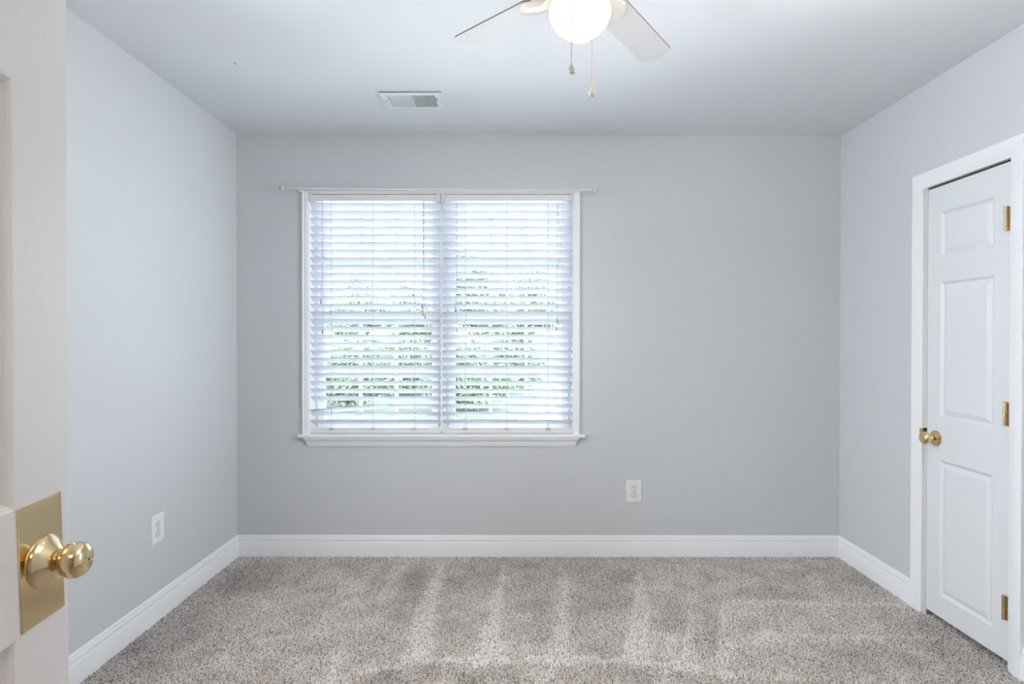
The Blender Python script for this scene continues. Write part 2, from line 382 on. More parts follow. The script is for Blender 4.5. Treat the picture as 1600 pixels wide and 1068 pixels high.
# near door, swung open at the left of the camera: local x from hinge to free edge, y = visible (hall) face normal
HP = Vector((-0.5856, 0.0, 0)); TH2 = math.atan2(0.123, 1.0)
dv = Vector((-math.sin(TH2), math.cos(TH2), 0)); nv = Vector((math.cos(TH2), math.sin(TH2), 0))
L2 = 0.900
def d2w(p): return HP + dv*p.x + nv*p.y + Vector((0, 0, p.z))
def d2_hit(u, v):
    d = ray(u, v); t = (HP-CAM).dot(nv)/d.dot(nv); P = CAM+d*t
    return (P-HP).dot(dv), P.z
door2 = struct_root('door_2', tuple(HP+Vector((0, 0, 0))), 'white panelled entry door standing open at the left edge', 'door')
sx = d2_hit(22.5, 500)[0]
zu0 = d2_hit(22.5, 798)[1]; zl1 = d2_hit(27, 998)[1]; zt = d2_hit(21, 122)[1]; zt2 = d2_hit(21, 4)[1]
st = L2-sx; pc = L2/2
cols = [(st, pc-0.055), (pc+0.055, sx)]
pn = []
for c in cols: pn += [(c[0], c[1], zu0, zt), (c[0], c[1], 0.25, zl1), (c[0], c[1], zt2, min(zt2+0.21, 1.93))]
b = MB(d2w); panel_door(b, L2, 0.014, 2.03, 0.035, pn, 1.5)
b.build('door_leaf', M['door2'], door2)
# wrap-around plate, fixed a little crooked
pa, pb = d2_hit(24.6, 797), d2_hit(93.7, 767); pc_, pd = d2_hit(32.2, 991.8), d2_hit(99.8, 946)
hgt = ((pa[1]-pc_[1])+(pb[1]-pd[1]))/2
b = MB(d2w)
q = [pa, pb, pd, pc_]
cx = sum(p[0] for p in q)/4; cz = sum(p[1] for p in q)/4
def ring(s, y): return [(cx+(p[0]-cx)*s, y, cz+(p[1]-cz)*s) for p in q]
vs = ring(1.0, 0.0002)+ring(1.0, 0.0012)+ring(0.975, 0.0020)
b.add(vs, [(0, 1, 5, 4), (1, 2, 6, 5), (2, 3, 7, 6), (3, 0, 4, 7), (4, 5, 9, 8), (5, 6, 10, 9), (6, 7, 11, 10), (7, 4, 8, 11), (8, 9, 10, 11), (0, 3, 2, 1)])
hp2 = b.build('reinforcer_plate', M['brass'], door2)
k2 = d2_hit(68.5, 876); ko = d2w(Vector((k2[0], 0.0020, k2[1])))
hk = bpy.data.objects.new('door_handle', None); COL.objects.link(hk); hk.parent = door2; hk.location = ko-ORIGIN[door2.name]; ORIGIN[hk.name] = ko.copy()
knob_parts(hk, ko, nv, 0.041, 'brass', 0.0375, 0.0260)
MB().lathe([(0, 0), (0.0016, 0), (0.0016, 0.0006), (0, 0.0006)], ko+nv*0.0595, nv, 12).build('release_hole', M['slot'], hk)

# ------------------------------------------------------------------ window trim, sashes
b = MB()
cw = WX0-on_y(473, 500, YB).x
CT = [(0, 0), (0.008, 0), (0.010, 0.006), (0.0125, 0.010), (0.0125, 0.022), (0.0165, 0.026), (0.0175, cw-0.004), (0.015, cw), (0, cw)]
HEAD = (on_y(690, 297.3, YB-0.017).z-WZ1)/cw              # the head piece is narrower than the sides
def wcas(i, p):
    th, k = p
    return [(WX0-k, YB-th, WZ0), (WX0-k, YB-th, WZ1+k*HEAD), (WX1+k, YB-th, WZ1+k*HEAD), (WX1+k, YB-th, WZ0)][i]
b.sweep(CT, wcas, [0, 1, 2, 3])
struct(b.build('trim_3', M['trim'], smooth=True), 'white casing around the double window', 'window casing')
JD = 0.075
b = MB().box((WX0, YB-0.001, WZ0), (WX0+0.004, YB+TH, WZ1)).box((WX1-0.004, YB-0.001, WZ0), (WX1, YB+TH, WZ1)).box((WX0, YB-0.001, WZ1-0.004), (WX1, YB+TH, WZ1))
struct(b.build('trim_4', M['trim']), 'white jamb lining the window recess', 'window jamb')
# stool and apron
sx0, sx1 = on_y(465, 680, YB-0.03).x, on_y(914, 680, YB-0.03).x
b = MB()
SP = [(YB+TH, WZ0-0.019), (YB-0.030, WZ0-0.019), (YB-0.035, WZ0-0.015), (YB-0.036, WZ0-0.0095), (YB-0.035, WZ0-0.004), (YB-0.030, WZ0), (YB+TH, WZ0)]
b.box((WX0, YB-0.001, WZ0-0.019), (WX1, YB+TH, WZ0))
b.sweep([(max(-0.036, p[0]-YB) if p[0] < YB else 0.0, p[1]) for p in SP], lambda t, p: (t, YB+p[0], p[1]), [sx0, sx1])
struct(b.build('trim_5', M['trim']), 'white window stool projecting below the blinds', 'window sill')
ax0, ax1 = on_y(474.5, 684, YB-0.02).x, on_y(904, 684, YB-0.02).x
za = WZ0-0.019; zb = on_y(690, 696.5, YB-0.006).z; AH = za-zb
AP = [(0.0, 0.0), (0.030, 0.0), (0.030, 0.006), (0.026, 0.012), (0.019, 0.020), (0.016, 0.024), (0.016, 0.027), (0.0125, AH*0.72), (0.0125, AH*0.80), (0.009, AH*0.86), (0.008, AH), (0.0, AH)]
def ap(i, p):
    ins = (0.030-p[0])*0.85
    return (ax0+ins if i == 0 else ax1-ins, YB-p[0], za-p[1])
b = MB().sweep(AP, ap, [0, 1]); struct(b.build('trim_6', M['trim']), 'white moulded apron under the window stool', 'window apron')

def sash_window(n, x0, x1, lab):
    """x0..x1 opening of one double-hung unit; sashes sit behind the blind."""
    y0 = YB+0.085
    r = struct_root('window_%d' % n, ((x0+x1)/2, y0, WZ0), lab, 'window')
    b = MB()                                                      # grooved jamb liners
    for s, xe in ((1, x0), (-1, x1)):
        for k, (a, c, dpt) in enumerate(((0.0, 0.007, 0.0), (0.007, 0.010, 0.016), (0.010, 0.015, 0.004), (0.015, 0.018, 0.018), (0.018, 0.023, 0.002))):
            b.box((xe+s*a, y0+dpt, WZ0), (xe+s*c, y0+0.06, WZ1))
    b.box((x0, y0-0.004, WZ0), (x1, y0+0.06, WZ0+0.016)).box((x0, y0-0.004, WZ1-0.006), (x1, y0+0.06, WZ1))
    b.build('window_frame', M['vinyl'], r)
    zm = on_y(690, 498, y0).z
    zs = (on_y(690, 411, y0).z, on_y(690, 580, y0).z)
    for nm, za, zb, yy, zmid in (('lower_sash', WZ0+0.016, zm+0.016, y0+0.006, zs[1]), ('upper_sash', zm-0.016, WZ1-0.006, y0+0.032, zs[0])):
        a0, a1 = x0+0.023, x1-0.023; sw = 0.034
        b = MB().box((a0, yy, za), (a0+sw, yy+0.024, zb)).box((a1-sw, yy, za), (a1, yy+0.024, zb)).box((a0+sw, yy, za), (a1-sw, yy+0.024, za+0.032)).box((a0+sw, yy, zb-0.020), (a1-sw, yy+0.024, zb))
        gw = (a1-a0-2*sw)/3
        for k in (1, 2): b.box((a0+sw+gw*k-0.009, yy+0.004, za+0.032), (a0+sw+gw*k+0.009, yy+0.020, zb-0.020))
        b.box((a0+sw, yy+0.0046, zmid-0.009), (a1-sw, yy+0.0194, zmid+0.009))
        sh = b.build(nm, M['vinyl'], r)
        MB().box((a0+sw-0.004, yy+0.010, za+0.028), (a1-sw+0.004, yy+0.013, zb-0.016)).build('pane', M['glass'], sh)
MX = on_y(689.7, 500, YB).x
sash_window(1, WX0+0.004, MX-0.012, 'left double hung sash window behind the left blind')
sash_window(2, MX+0.012, WX1-0.004, 'right double hung sash window behind the right blind')
struct(MB().box((MX-0.012, YB+0.080, WZ0), (MX+0.012, YB+TH, WZ1-0.004)).build('trim_7', M['vinyl']), 'white mullion post between the two windows', 'window mullion')

# ------------------------------------------------------------------ blinds
BY = YB+0.036; TILT = math.radians(33); SW = 0.050; CT_, ST_ = math.cos(TILT), math.sin(TILT)
def curve_cord(b, pts, r): b.tube(pts, r, 6)
def tassel(parent, x, y, ztop, zbot):
    h = ztop-zbot
    prof = [(0, 0), (0.0022, 0), (0.0030, h*0.10), (0.0030, h*0.22), (0.0024, h*0.30), (0.0040, h*0.55), (0.0048, h*0.92), (0.0040, h), (0, h)]
    return MB().lathe(prof, (x, y, ztop), (0, 0, -1), 12).build('tassel', M['tassel'], parent, True)
def blind(ua, ub, lab, ladders, tilts, lifts, droop):
    x0 = on_y(ua, 500, BY-0.02).x; x1 = on_y(ub, 500, BY-0.02).x; um = (ua+ub)/2
    root = thing('window_blind', ((x0+x1)/2, BY, WZ1-0.004), lab, 'blind', 'white slatted blinds in the double window')
    yf = YB-0.002
    hz0, hz1 = on_y(um, 313.3, yf).z, WZ1-0.0075
    prof = [(0, 0), (0.052, 0), (0.052, hz1-hz0), (0.049, hz1-hz0), (0.049, 0.003), (0.004, 0.003), (0.003, hz1-hz0-0.002), (0, hz1-hz0)]
    MB().box((x0+0.006, yf, hz0), (x1-0.006, yf+0.052, hz1)).build('headrail', M['rail'], root, bevel=0.0025)
    for xe, s in ((x0-0.007, 1), (x1+0.004, -1)):
        b = MB().box((xe, yf-0.0045, hz0-0.003), (xe+s*0.024, yf-0.0015, hz1+0.003)).box((xe, yf-0.0045, hz0-0.003), (xe+s*0.0025, yf+0.05, hz1+0.003)).box((xe, yf-0.0045, hz0-0.005), (xe+s*0.024, yf+0.05, hz0-0.003))
        b.build('bracket', M['bracket'], root, bevel=0.0008)
    ztop = on_y(um, 317.0, BY-SW/2*CT_).z; zlast = on_y(um, 655.3, BY-SW/2*CT_).z
    n = 29; pitch = (ztop-zlast)/(n-1)
    for k in range(n):
        ze = ztop-pitch*k                                           # room-side edge height
        if k == 0: ze -= 0.002
        zc = ze-SW/2*ST_; sag = random.uniform(-0.0009, 0.0009); tw = random.uniform(-0.02, 0.02)
        xs = [x0+(x1-x0)*i/12 for i in range(13)]
        dz = [sag*math.sin(PI*i/12) + tw*0.05*(i/12-0.5) for i in range(13)]
        if k == droop:
            dz = [d-0.031*max(0, 1-(i/12)/0.62)**1.25 for i, d in enumerate(dz)]
        t = 0.0046
        pr = []
        for a in (-0.5, -0.3, 0.0, 0.3, 0.5):                       # gently crowned section, outer to room edge
            c = 0.0022*(1-4*a*a); pr.append((a*SW, c))
        pts = [(p[0], p[1]+t/2) for p in pr]+[(p[0], p[1]-t/2) for p in reversed(pr)]
        def sl(i, p):
            s, h = p
            return (xs[i], BY-s*CT_-h*ST_*0, zc+dz[i]+s*ST_+h*CT_)
        MB().sweep(pts, sl, list(range(13))).build('slat', M['slat'], root, True)
    # bottom rail
    zr = on_y(um, 667.5, BY-0.022).z; zb = WZ0+0.0015
    yr = BY-0.012; hr = max(0.03, zr-zb)
    rp = [(0.0, 0.0), (0.013, 0.0), (0.016, 0.003), (0.016, hr*0.30), (0.0145, hr*0.36), (0.016, hr*0.42), (0.016, hr-0.004), (0.013, hr), (0.0, hr)]
    MB().sweep(rp, lambda t_, p: (t_, yr+0.006-p[0], zb+p[1]), [x0+0.001, x1-0.001]).build('bottom_rail', M['rail'], root)
    yfr = BY-SW/2*CT_-0.002
    for u in ladders:
        x = on_y(u, 500, yfr).x
        b = MB(); b.tube([(x, yfr, hz0), (x+0.001, yfr, (hz0+zr)/2), (x, yfr, zb+0.03)], 0.0013, 6)
        b.tube([(x, BY+SW/2*CT_+0.002, hz0), (x, BY+SW/2*CT_+0.002, zb+0.012)], 0.0008, 6)
        lc = b.build('ladder_cord', M['cord'], root)
        b = MB(); pts = []
        for i in range(40):
            a = i/39*2*PI*3.2; pts.append((x+math.cos(a)*(0.012+0.004*math.sin(a*0.7)), yfr-0.005-0.0015*math.sin(a*0.37), zb+0.026+math.sin(a)*0.006+0.003*math.sin(a*0.5)))
        b.tube(pts, 0.0008, 6); b.build('cord_loop', M['cord'], lc, True)
    yc = yfr-0.006
    for path, ta in tilts:
        p3 = [on_y(u, v, yc) for u, v in path]; p3[0].z = hz0-0.001
        o = MB().tube(p3, 0.0010, 6).build('tilt_cord', M['cord'], root, True)
        tassel(o, p3[-1].x, yc, p3[-1].z+0.002, p3[-1].z-0.027)
    for path, tas in lifts:
        p3 = [on_y(u, v, yc-0.002) for u, v in path]; p3[0].z = hz0-0.001
        o = MB().tube(p3, 0.0011, 6).build('lift_cord', M['cord'], root, True)
        for (u, v) in tas:
            P = on_y(u, v, yc-0.003); tassel(o, P.x, yc-0.003, P.z, P.z-0.028)
    return root
def loops(u, v0, v1, amp, n=3):
    """a knotted bundle hanging on the cord, as pixel-wide waves turned into points on the cord's plane"""
    return [(u+amp*math.sin(2*PI*n*i/30)*(0.6+0.4*math.cos(i)), v0+(v1-v0)*i/30+2.2*math.sin(2*PI*(n+1)*i/30)) for i in range(31)]
blind(483.5, 688.0, 'white slatted blind over the left window, with one slat drooping at its left end', (517.6, 582.6, 647.7),
      [([(503.3, 313), (503.2, 440), (501.6, 467)], 0), ([(504.3, 313), (504.3, 514)], 0)],
      [([(661.2, 313), (661.5, 400), (662, 463), (659.6, 474.5)], [(659.6, 474.5)]), ([(662.6, 313), (662.8, 463)]+loops(663.5, 464, 488, 2.4)+[(664.2, 489)], [(664.2, 489.5)]), ([(661.8, 313), (662, 463), (660.8, 480)], [(660.8, 480), (660.9, 486)])], 26)
blind(691.2, 896.0, 'white slatted blind over the right window, all its slats level', (727.2, 792.0, 856.3),
      [([(712.6, 313), (712.6, 440), (711.7, 480)], 0), ([(713.8, 313), (713.8, 470), (714.3, 514)], 0)],
      [([(870.3, 313), (870.6, 400), (870.4, 497)], [(870.0, 497), (869.6, 508)]), ([(871.4, 313), (873, 345), (876.5, 375), (876.8, 393), (873.5, 408), (871, 413), (873, 424), (876, 431), (874, 434), (871.5, 430), (870.8, 415), (871.2, 450), (870.8, 497), (872.2, 503)], [(872.4, 502)])], None)

# ------------------------------------------------------------------ curtain rod
RY = YB-0.072
pL, pR = on_y(447, 293.7, RY), on_y(925, 296.9, RY)
def rodp(u): return pL.lerp(pR, (u-447)/(925-447))
root = thing('curtain_rod', tuple(rodp(690)), 'slim white curtain rod with round finials above the blinds', 'curtain rod')
MB().tube([rodp(466), rodp(755)], 0.0074, 14).build('outer_tube', M['rod'], root, True)
MB().tube([rodp(447), rodp(925)], 0.0056, 14).build('inner_tube', M['rod'], root, True)
dr = (pR-pL).normalized()
for P, d in ((rodp(448), -dr), (rodp(924), dr)):
    pr = [(0, 0), (0.009, 0), (0.009, 0.003), (0.006, 0.004), (0.006, 0.007), (0.0085, 0.008), (0.0085, 0.011), (0.009, 0.012)]
    for i in range(12):
        a = -PI/2+0.62+(PI-0.62)*i/11; pr.append((0.0165*math.cos(a), 0.0255+0.0165*math.sin(a)))
    MB().lathe(pr, P, d, 24).build('finial', M['finial'], root, True)
for u in (466.5, 909.5):
    P = rodp(u)
    b = MB().box((P.x-0.007, YB-0.003, P.z-0.075), (P.x+0.007, YB, P.z+0.012))
    b.box((P.x-0.005, RY, P.z-0.013), (P.x+0.005, YB-0.002, P.z-0.008))
    b.tube([P+Vector((-0.006, 0, 0)), P+Vector((0.006, 0, 0))], 0.0100, 14)
    b.lathe([(0, 0), (0.004, 0), (0.0032, 0.0015), (0, 0.002)], (P.x, YB-0.003, P.z-0.045), (0, -1, 0), 10, 1)
    b.build('bracket', [M['rod'], M['screw']], root, bevel=0.0008)

# ------------------------------------------------------------------ outlets
def outlet(center, nrm, right, lab):
    c = Vector(center); n = Vector(nrm); rt = Vector(right); up = Vector((0, 0, 1))
    def xf(p): return c+rt*p.x+n*p.y+up*p.z
    root = thing('wall_outlet', tuple(c), lab, 'outlet', 'white duplex outlets')
    b = MB(xf); hw, hh = 0.0442, 0.0645
    vs = []
    for ins, dp in ((0, 0), (0, 0.0025), (0.002, 0.0045), (0.006, 0.0058)):
        vs += [(-hw+ins, dp, -hh+ins), (hw-ins, dp, -hh+ins), (hw-ins, dp, hh-ins), (-hw+ins, dp, hh-ins)]
    b.add(vs, [(4*i+k, 4*i+(k+1) % 4, 4*i+4+(k+1) % 4, 4*i+4+k) for i in range(3) for k in range(4)]+[(12, 13, 14, 15), (3, 2, 1, 0)])
    b.build('plate', M['plastic'], root)
    for s in (1, -1):
        b = MB(xf); cz = s*0.0195
        def shape(r): return [(max(-r*0.83, min(r*0.83, r*math.cos(2*PI*k/28))) if False else r*math.cos(2*PI*k/28), max(-r*0.80, min(r*0.80, r*math.sin(2*PI*k/28)))) for k in range(28)]
        o1 = shape(0.0182); o2 = shape(0.0168)
        b.add([(x, 0.0050, cz+z) for x, z in o1]+[(x, 0.0062, cz+z) for x, z in o1], [(k, (k+1) % 28, 28+(k+1) % 28, 28+k) for k in range(28)]+[tuple(range(28, 56))], 1)
        b.add([(x, 0.0060, cz+z) for x, z in o2]+[(x, 0.0074, cz+z) for x, z in o2], [(k, (k+1) % 28, 28+(k+1) % 28, 28+k) for k in range(28)]+[tuple(range(28, 56))], 0)
        for x, hz in ((-0.0066, 0.0048), (0.0066, 0.0040)):
            b.box((x-0.0013, 0.0070, cz+0.0045-hz), (x+0.0013, 0.0078, cz+0.0045+hz), 2)
        b.lathe([(0, 0), (0.0027, 0), (0.0027, 0.0008), (0, 0.0008)], (0, 0.0070, cz-0.0078), (0, 1, 0), 12, 2)
        b.build('receptacle', [M['plastic'], M['seam'], M['slot']], root)
    MB(xf).lathe([(0, 0), (0.0033, 0), (0.0028, 0.0012), (0, 0.0015)], (0, 0.0056, 0), (0, 1, 0), 14).build('screw', M['screw'], root)
P = on_y(990.7, 767, YB); outlet((P.x, YB, P.z), (0, -1, 0), (1, 0, 0), 'white duplex outlet on the back wall, low down to the right of the window')
P = on_x(245.7, 825.5, XL); outlet((XL, P.y, P.z), (1, 0, 0), (0, 1, 0), 'white duplex outlet on the left wall above the baseboard')

# ------------------------------------------------------------------ ceiling vent
vx = (VX0+VX1)/2; cz = ceil_z(vx); vy = (VY0+VY1)/2
root = thing('ceiling_vent', (vx, vy, cz), 'white two bank air register in the ceiling above the window', 'vent')
def plate_z(y): return cz-0.0015-0.0055*max(0, (VY1-y)/(VY1-VY0))       # hangs a little on the near edge
b = MB()
bank_w = (ix1-ix0-0.016)/2; banks = [(ix0+0.004, ix0+0.004+bank_w), (ix1-0.004-bank_w, ix1-0.004)]
def slab(x0, y0, x1, y1, b=b, mi=0):
    v = []
    for dz in (0.0, -0.0016):
        v += [(x0, y0, plate_z(y0)+dz), (x1, y0, plate_z(y0)+dz), (x1, y1, plate_z(y1)+dz), (x0, y1, plate_z(y1)+dz)]
    b.add(v, [(0, 1, 2, 3), (7, 6, 5, 4), (0, 4, 5, 1), (1, 5, 6, 2), (2, 6, 7, 3), (3, 7, 4, 0)], mi)
slab(VX0, VY0, VX1, iy0+0.002); slab(VX0, iy1-0.002, VX1, VY1)
slab(VX0, iy0+0.002, banks[0][0], iy1-0.002); slab(banks[0][1], iy0+0.002, banks[1][0], iy1-0.002); slab(banks[1][1], iy0+0.002, VX1, iy1-0.002)
for x0, x1 in ((VX0, VX0+0.0015), (VX1-0.0015, VX1)): b.box((x0, VY0, cz-0.003), (x1, VY1, cz+0.0))
b.build('frame', M['vent'], root)
for bi, (x0, x1) in enumerate(banks):
    n = 13; p = (x1-x0)/n
    for k in range(n):
        xc = x0+p*(k+0.5); lean = 0.0050 if bi == 0 else -0.0012
        b = MB(); v = []
        for y in (iy0+0.0025, iy1-0.0025):
            z0 = plate_z(y)-0.0008
            hw = p*0.30 if bi == 0 else p*0.24
            v += [(xc-hw, y, z0), (xc+hw, y, z0), (xc+hw+lean, y, z0+0.009), (xc-hw+lean, y, z0+0.009)]
        b.add(v, [(0, 1, 2, 3), (7, 6, 5, 4), (0, 4, 5, 1), (1, 5, 6, 2), (2, 6, 7, 3), (3, 7, 4, 0)])
        b.build('louver', M['vent'], root)
b = MB()
for f in (((ix0, iy0, cz), (ix0+0.001, iy1, cz+0.14)), ((ix1-0.001, iy0, cz), (ix1, iy1, cz+0.14)), ((ix0, iy0, cz), (ix1, iy0+0.001, cz+0.14)), ((ix0, iy1-0.001, cz), (ix1, iy1, cz+0.14)), ((ix0, iy0, cz+0.139), (ix1, iy1, cz+0.14))): b.box(*f)
b.build('duct', M['duct'], root)
for u, v in ((603, 158), (689.3, 159.5)):
    P = on_z(u, v, cz-0.006); MB().lathe([(0, 0), (0.0042, 0), (0.0036, 0.0015), (0, 0.002)], (P.x, P.y, plate_z(P.y)-0.0014), (0, 0, -1), 12).build('screw', M['screw'], root)
P = on_z(684, 155, cz-0.006)
b = MB().box((P.x-0.006, P.y-0.010, plate_z(P.y)-0.0045), (P.x-0.003, P.y+0.012, plate_z(P.y)-0.0014)).box((P.x-0.006, P.y-0.010, plate_z(P.y)-0.0075), (P.x+0.001, P.y-0.0075, plate_z(P.y)-0.0014))
b.build('damper_lever', M['screw'], root)

# tiny strand on the ceiling
P = on_z(368, 98, ceil_z(-1.0))
b = MB().tube([P+Vector((-0.008, 0.003, 0)), P+Vector((0, 0, -0.001)), P+Vector((0.001, 0.001, -0.006)), P+Vector((0.0015, 0.0005, -0.011))], [0.0006, 0.0014, 0.0008, 0.0005], 6)
tag(b.build('dust_strand', M['debris']), 'tiny dark strand hanging from the ceiling towards the left wall', 'strand')

# ------------------------------------------------------------------ ceiling fan
FXc, FYc = 0.1895, 1.61
root = thing('ceiling_fan', (FXc, FYc, ceil_z(FXc)), 'white ceiling fan with four blades and a lit round lamp', 'ceiling fan')
C0 = Vector((FXc, FYc, 0))
zc = ceil_z(FXc)
def at(z): return C0+Vector((0, 0, z))
MB().lathe([(0, 0), (0.070, 0), (0.070, 0.012), (0.055, 0.035), (0.030, 0.05), (0, 0.05)], at(zc), (0, 0, -1), 36).build('canopy', M['fan'], root, True)
MB().lathe([(0, 0), (0.03, 0), (0.085, 0.012), (0.105, 0.035), (0.105, 0.075), (0.095, 0.098), (0.06, 0.11), (0, 0.11)], at(zc-0.045), (0, 0, -1), 40).build('motor_housing', M['fan'], root, True)
ZB = 2.280
MB().lathe([(0, 0), (0.045, 0), (0.052, 0.008), (0.052, 0.030), (0.072, 0.044), (0.074, 0.058), (0.066, 0.062), (0, 0.062)], at(ZB+0.006), (0, 0, -1), 36).build('light_fitter', M['fan'], root, True)
ZG = 2.184; GR = 0.0865
gp = [(0.060, 0.048), (0.068, 0.040), (0.078, 0.026), (0.0845, 0.012), (0.0865, 0.0), (0.0850, -0.013), (0.0795, -0.027), (0.0705, -0.040), (0.0590, -0.0510), (0.0475, -0.0600), (0.0370, -0.0675), (0.0265, -0.0730), (0.0160, -0.0765), (0.0060, -0.0780), (0.0, -0.0782)]
MB().lathe(gp, at(ZG), (0, 0, 1), 48).build('lamp_globe', M['globe'], root, True)
BL, BW0, BW1, PIT = 0.551, 0.106, 0.110, math.radians(-8.2)
def fan_blade(ang, ztip):
    e = Vector((math.cos(ang), math.sin(ang), 0)); p = Vector((-math.sin(ang), math.cos(ang), 0))
    r0 = 0.165
    zroot = 2.275
    def xf(q):       # q.x along radius, q.y across (ccw side), q.z thickness
        zz_ = zroot+(ztip-zroot)*(q.x-r0)/(BL-r0)
        return C0+e*q.x+p*(q.y*math.cos(PIT))+Vector((0, 0, zz_+q.y*math.sin(PIT)+q.z))
    # outline: rounded corners at the tip
    out = []
    def wat(r): return (BW0+(BW1-BW0)*(r-r0)/(BL-r0))/2
    out += [(r0+0.012, -BW0/2), (BL-0.055, -wat(BL-0.055))]
    for i in range(1, 9):
        a = -PI/2+PI/2*i/8; rr = 0.030
        out.append((BL-0.040+rr*math.cos(a)*1.0-0.004, -wat(BL)+rr+rr*math.sin(a)))
    for i in range(1, 6):
        t = i/6; out.append((BL-0.014+0.010*math.sin(PI*t), (-wat(BL)+0.030)*(1-t)+(wat(BL)-0.030)*t))
    for i in range(0, 8):
        a = PI/2*i/8; rr = 0.030
        out.append((BL-0.040+rr*math.cos(a)-0.004, wat(BL)-rr+rr*math.sin(a)))
    out += [(BL-0.055, wat(BL-0.055)), (r0+0.012, BW0/2), (r0, BW0/2-0.012), (r0, -BW0/2+0.012)]
    n = len(out); t = 0.0055
    b = MB(xf)
    # along-length subdivision is not needed: the blade is flat
    b.add([(x, y, 0) for x, y in out], [tuple(range(n))[::-1]], 0)
    b.add([(x, y, t) for x, y in out], [tuple(range(n))], 1)
    b.add([(x, y, 0) for x, y in out]+[(x, y, t) for x, y in out], [(k, (k+1) % n, n+(k+1) % n, n+k) for k in range(n)], 1)
    bl = b.build('blade', [M['blade'], M['blade_edge']], root, fix=False)
    # blade iron: arm from the motor and a flared leaf plate under the blade root
    b = MB()
    def lf(x, y, z): return xf(Vector((x, y, z)))
    arm = [C0+e*0.07+Vector((0, 0, ZB+0.012)), C0+e*0.10+Vector((0, 0, ZB+0.004)), lf(0.13, 0, -0.012), lf(0.17, 0, -0.008)]
    b.tube(arm, [0.012, 0.013, 0.014, 0.012], 10)
    fl = [(0.125, 0.016), (0.145, 0.030), (0.165, 0.044), (0.190, 0.046), (0.210, 0.036), (0.228, 0.018), (0.236, 0.0)]
    ol = [(x, y) for x, y in fl]+[(x, -y) for x, y in reversed(fl[:-1])]
    k = len(ol)
    in_ = [((x-0.18)*0.72+0.18, y*0.68) for x, y in ol]
    b.add([lf(x, y, -0.0003) for x, y in ol]+[lf(x, y, -0.006) for x, y in ol]+[lf(x, y, -0.013) for x, y in in_],
          [tuple(range(k))]+[(i, (i+1) % k, k+(i+1) % k, k+i) for i in range(k)]+[(k+i, k+(i+1) % k, 2*k+(i+1) % k, 2*k+i) for i in range(k)]+[tuple(range(2*k, 3*k))[::-1]])
    b.build('blade_iron', M['fan'], root, True)
for a, z in ((132.0, 2.306), (52.4, 2.263), (222.0, 2.275), (312.0, 2.275)): fan_blade(math.radians(a), z)
def pull_chain(u, vtop, vp, vend, y, ztop):
    A = on_y(u, vp, y); B = on_y(u, vend, y)
    b = MB(); z = A.z; k = 0
    b.tube([(A.x, y, A.z-0.002), (A.x, y, ztop)], 0.0012, 5)
    while z < ztop:
        b.lathe([(0.0006, -0.0014), (0.0014, -0.0009), (0.0018, 0), (0.0014, 0.0009), (0.0006, 0.0014)], (A.x, y, z), (0, 0, 1), 6); z += 0.0040
    ch = b.build('pull_chain', M['chain'], root, True)
    h = A.z-B.z
    pr = [(0, 0), (0.0018, 0), (0.0022, h*0.10), (0.0030, h*0.16), (0.0060, h*0.36), (0.0098, h*0.58), (0.0112, h*0.72), (0.0103, h*0.86), (0.0070, h*0.95), (0.0030, h), (0, h)]
    MB().lathe(pr, (A.x, y, A.z), (0, 0, -1), 20).build('pendant', M['pendant'], ch, True)
pull_chain(893, -30, 97, 116, 1.505, 2.262)
pull_chain(925, 40, 133, 151, 1.705, 2.262)

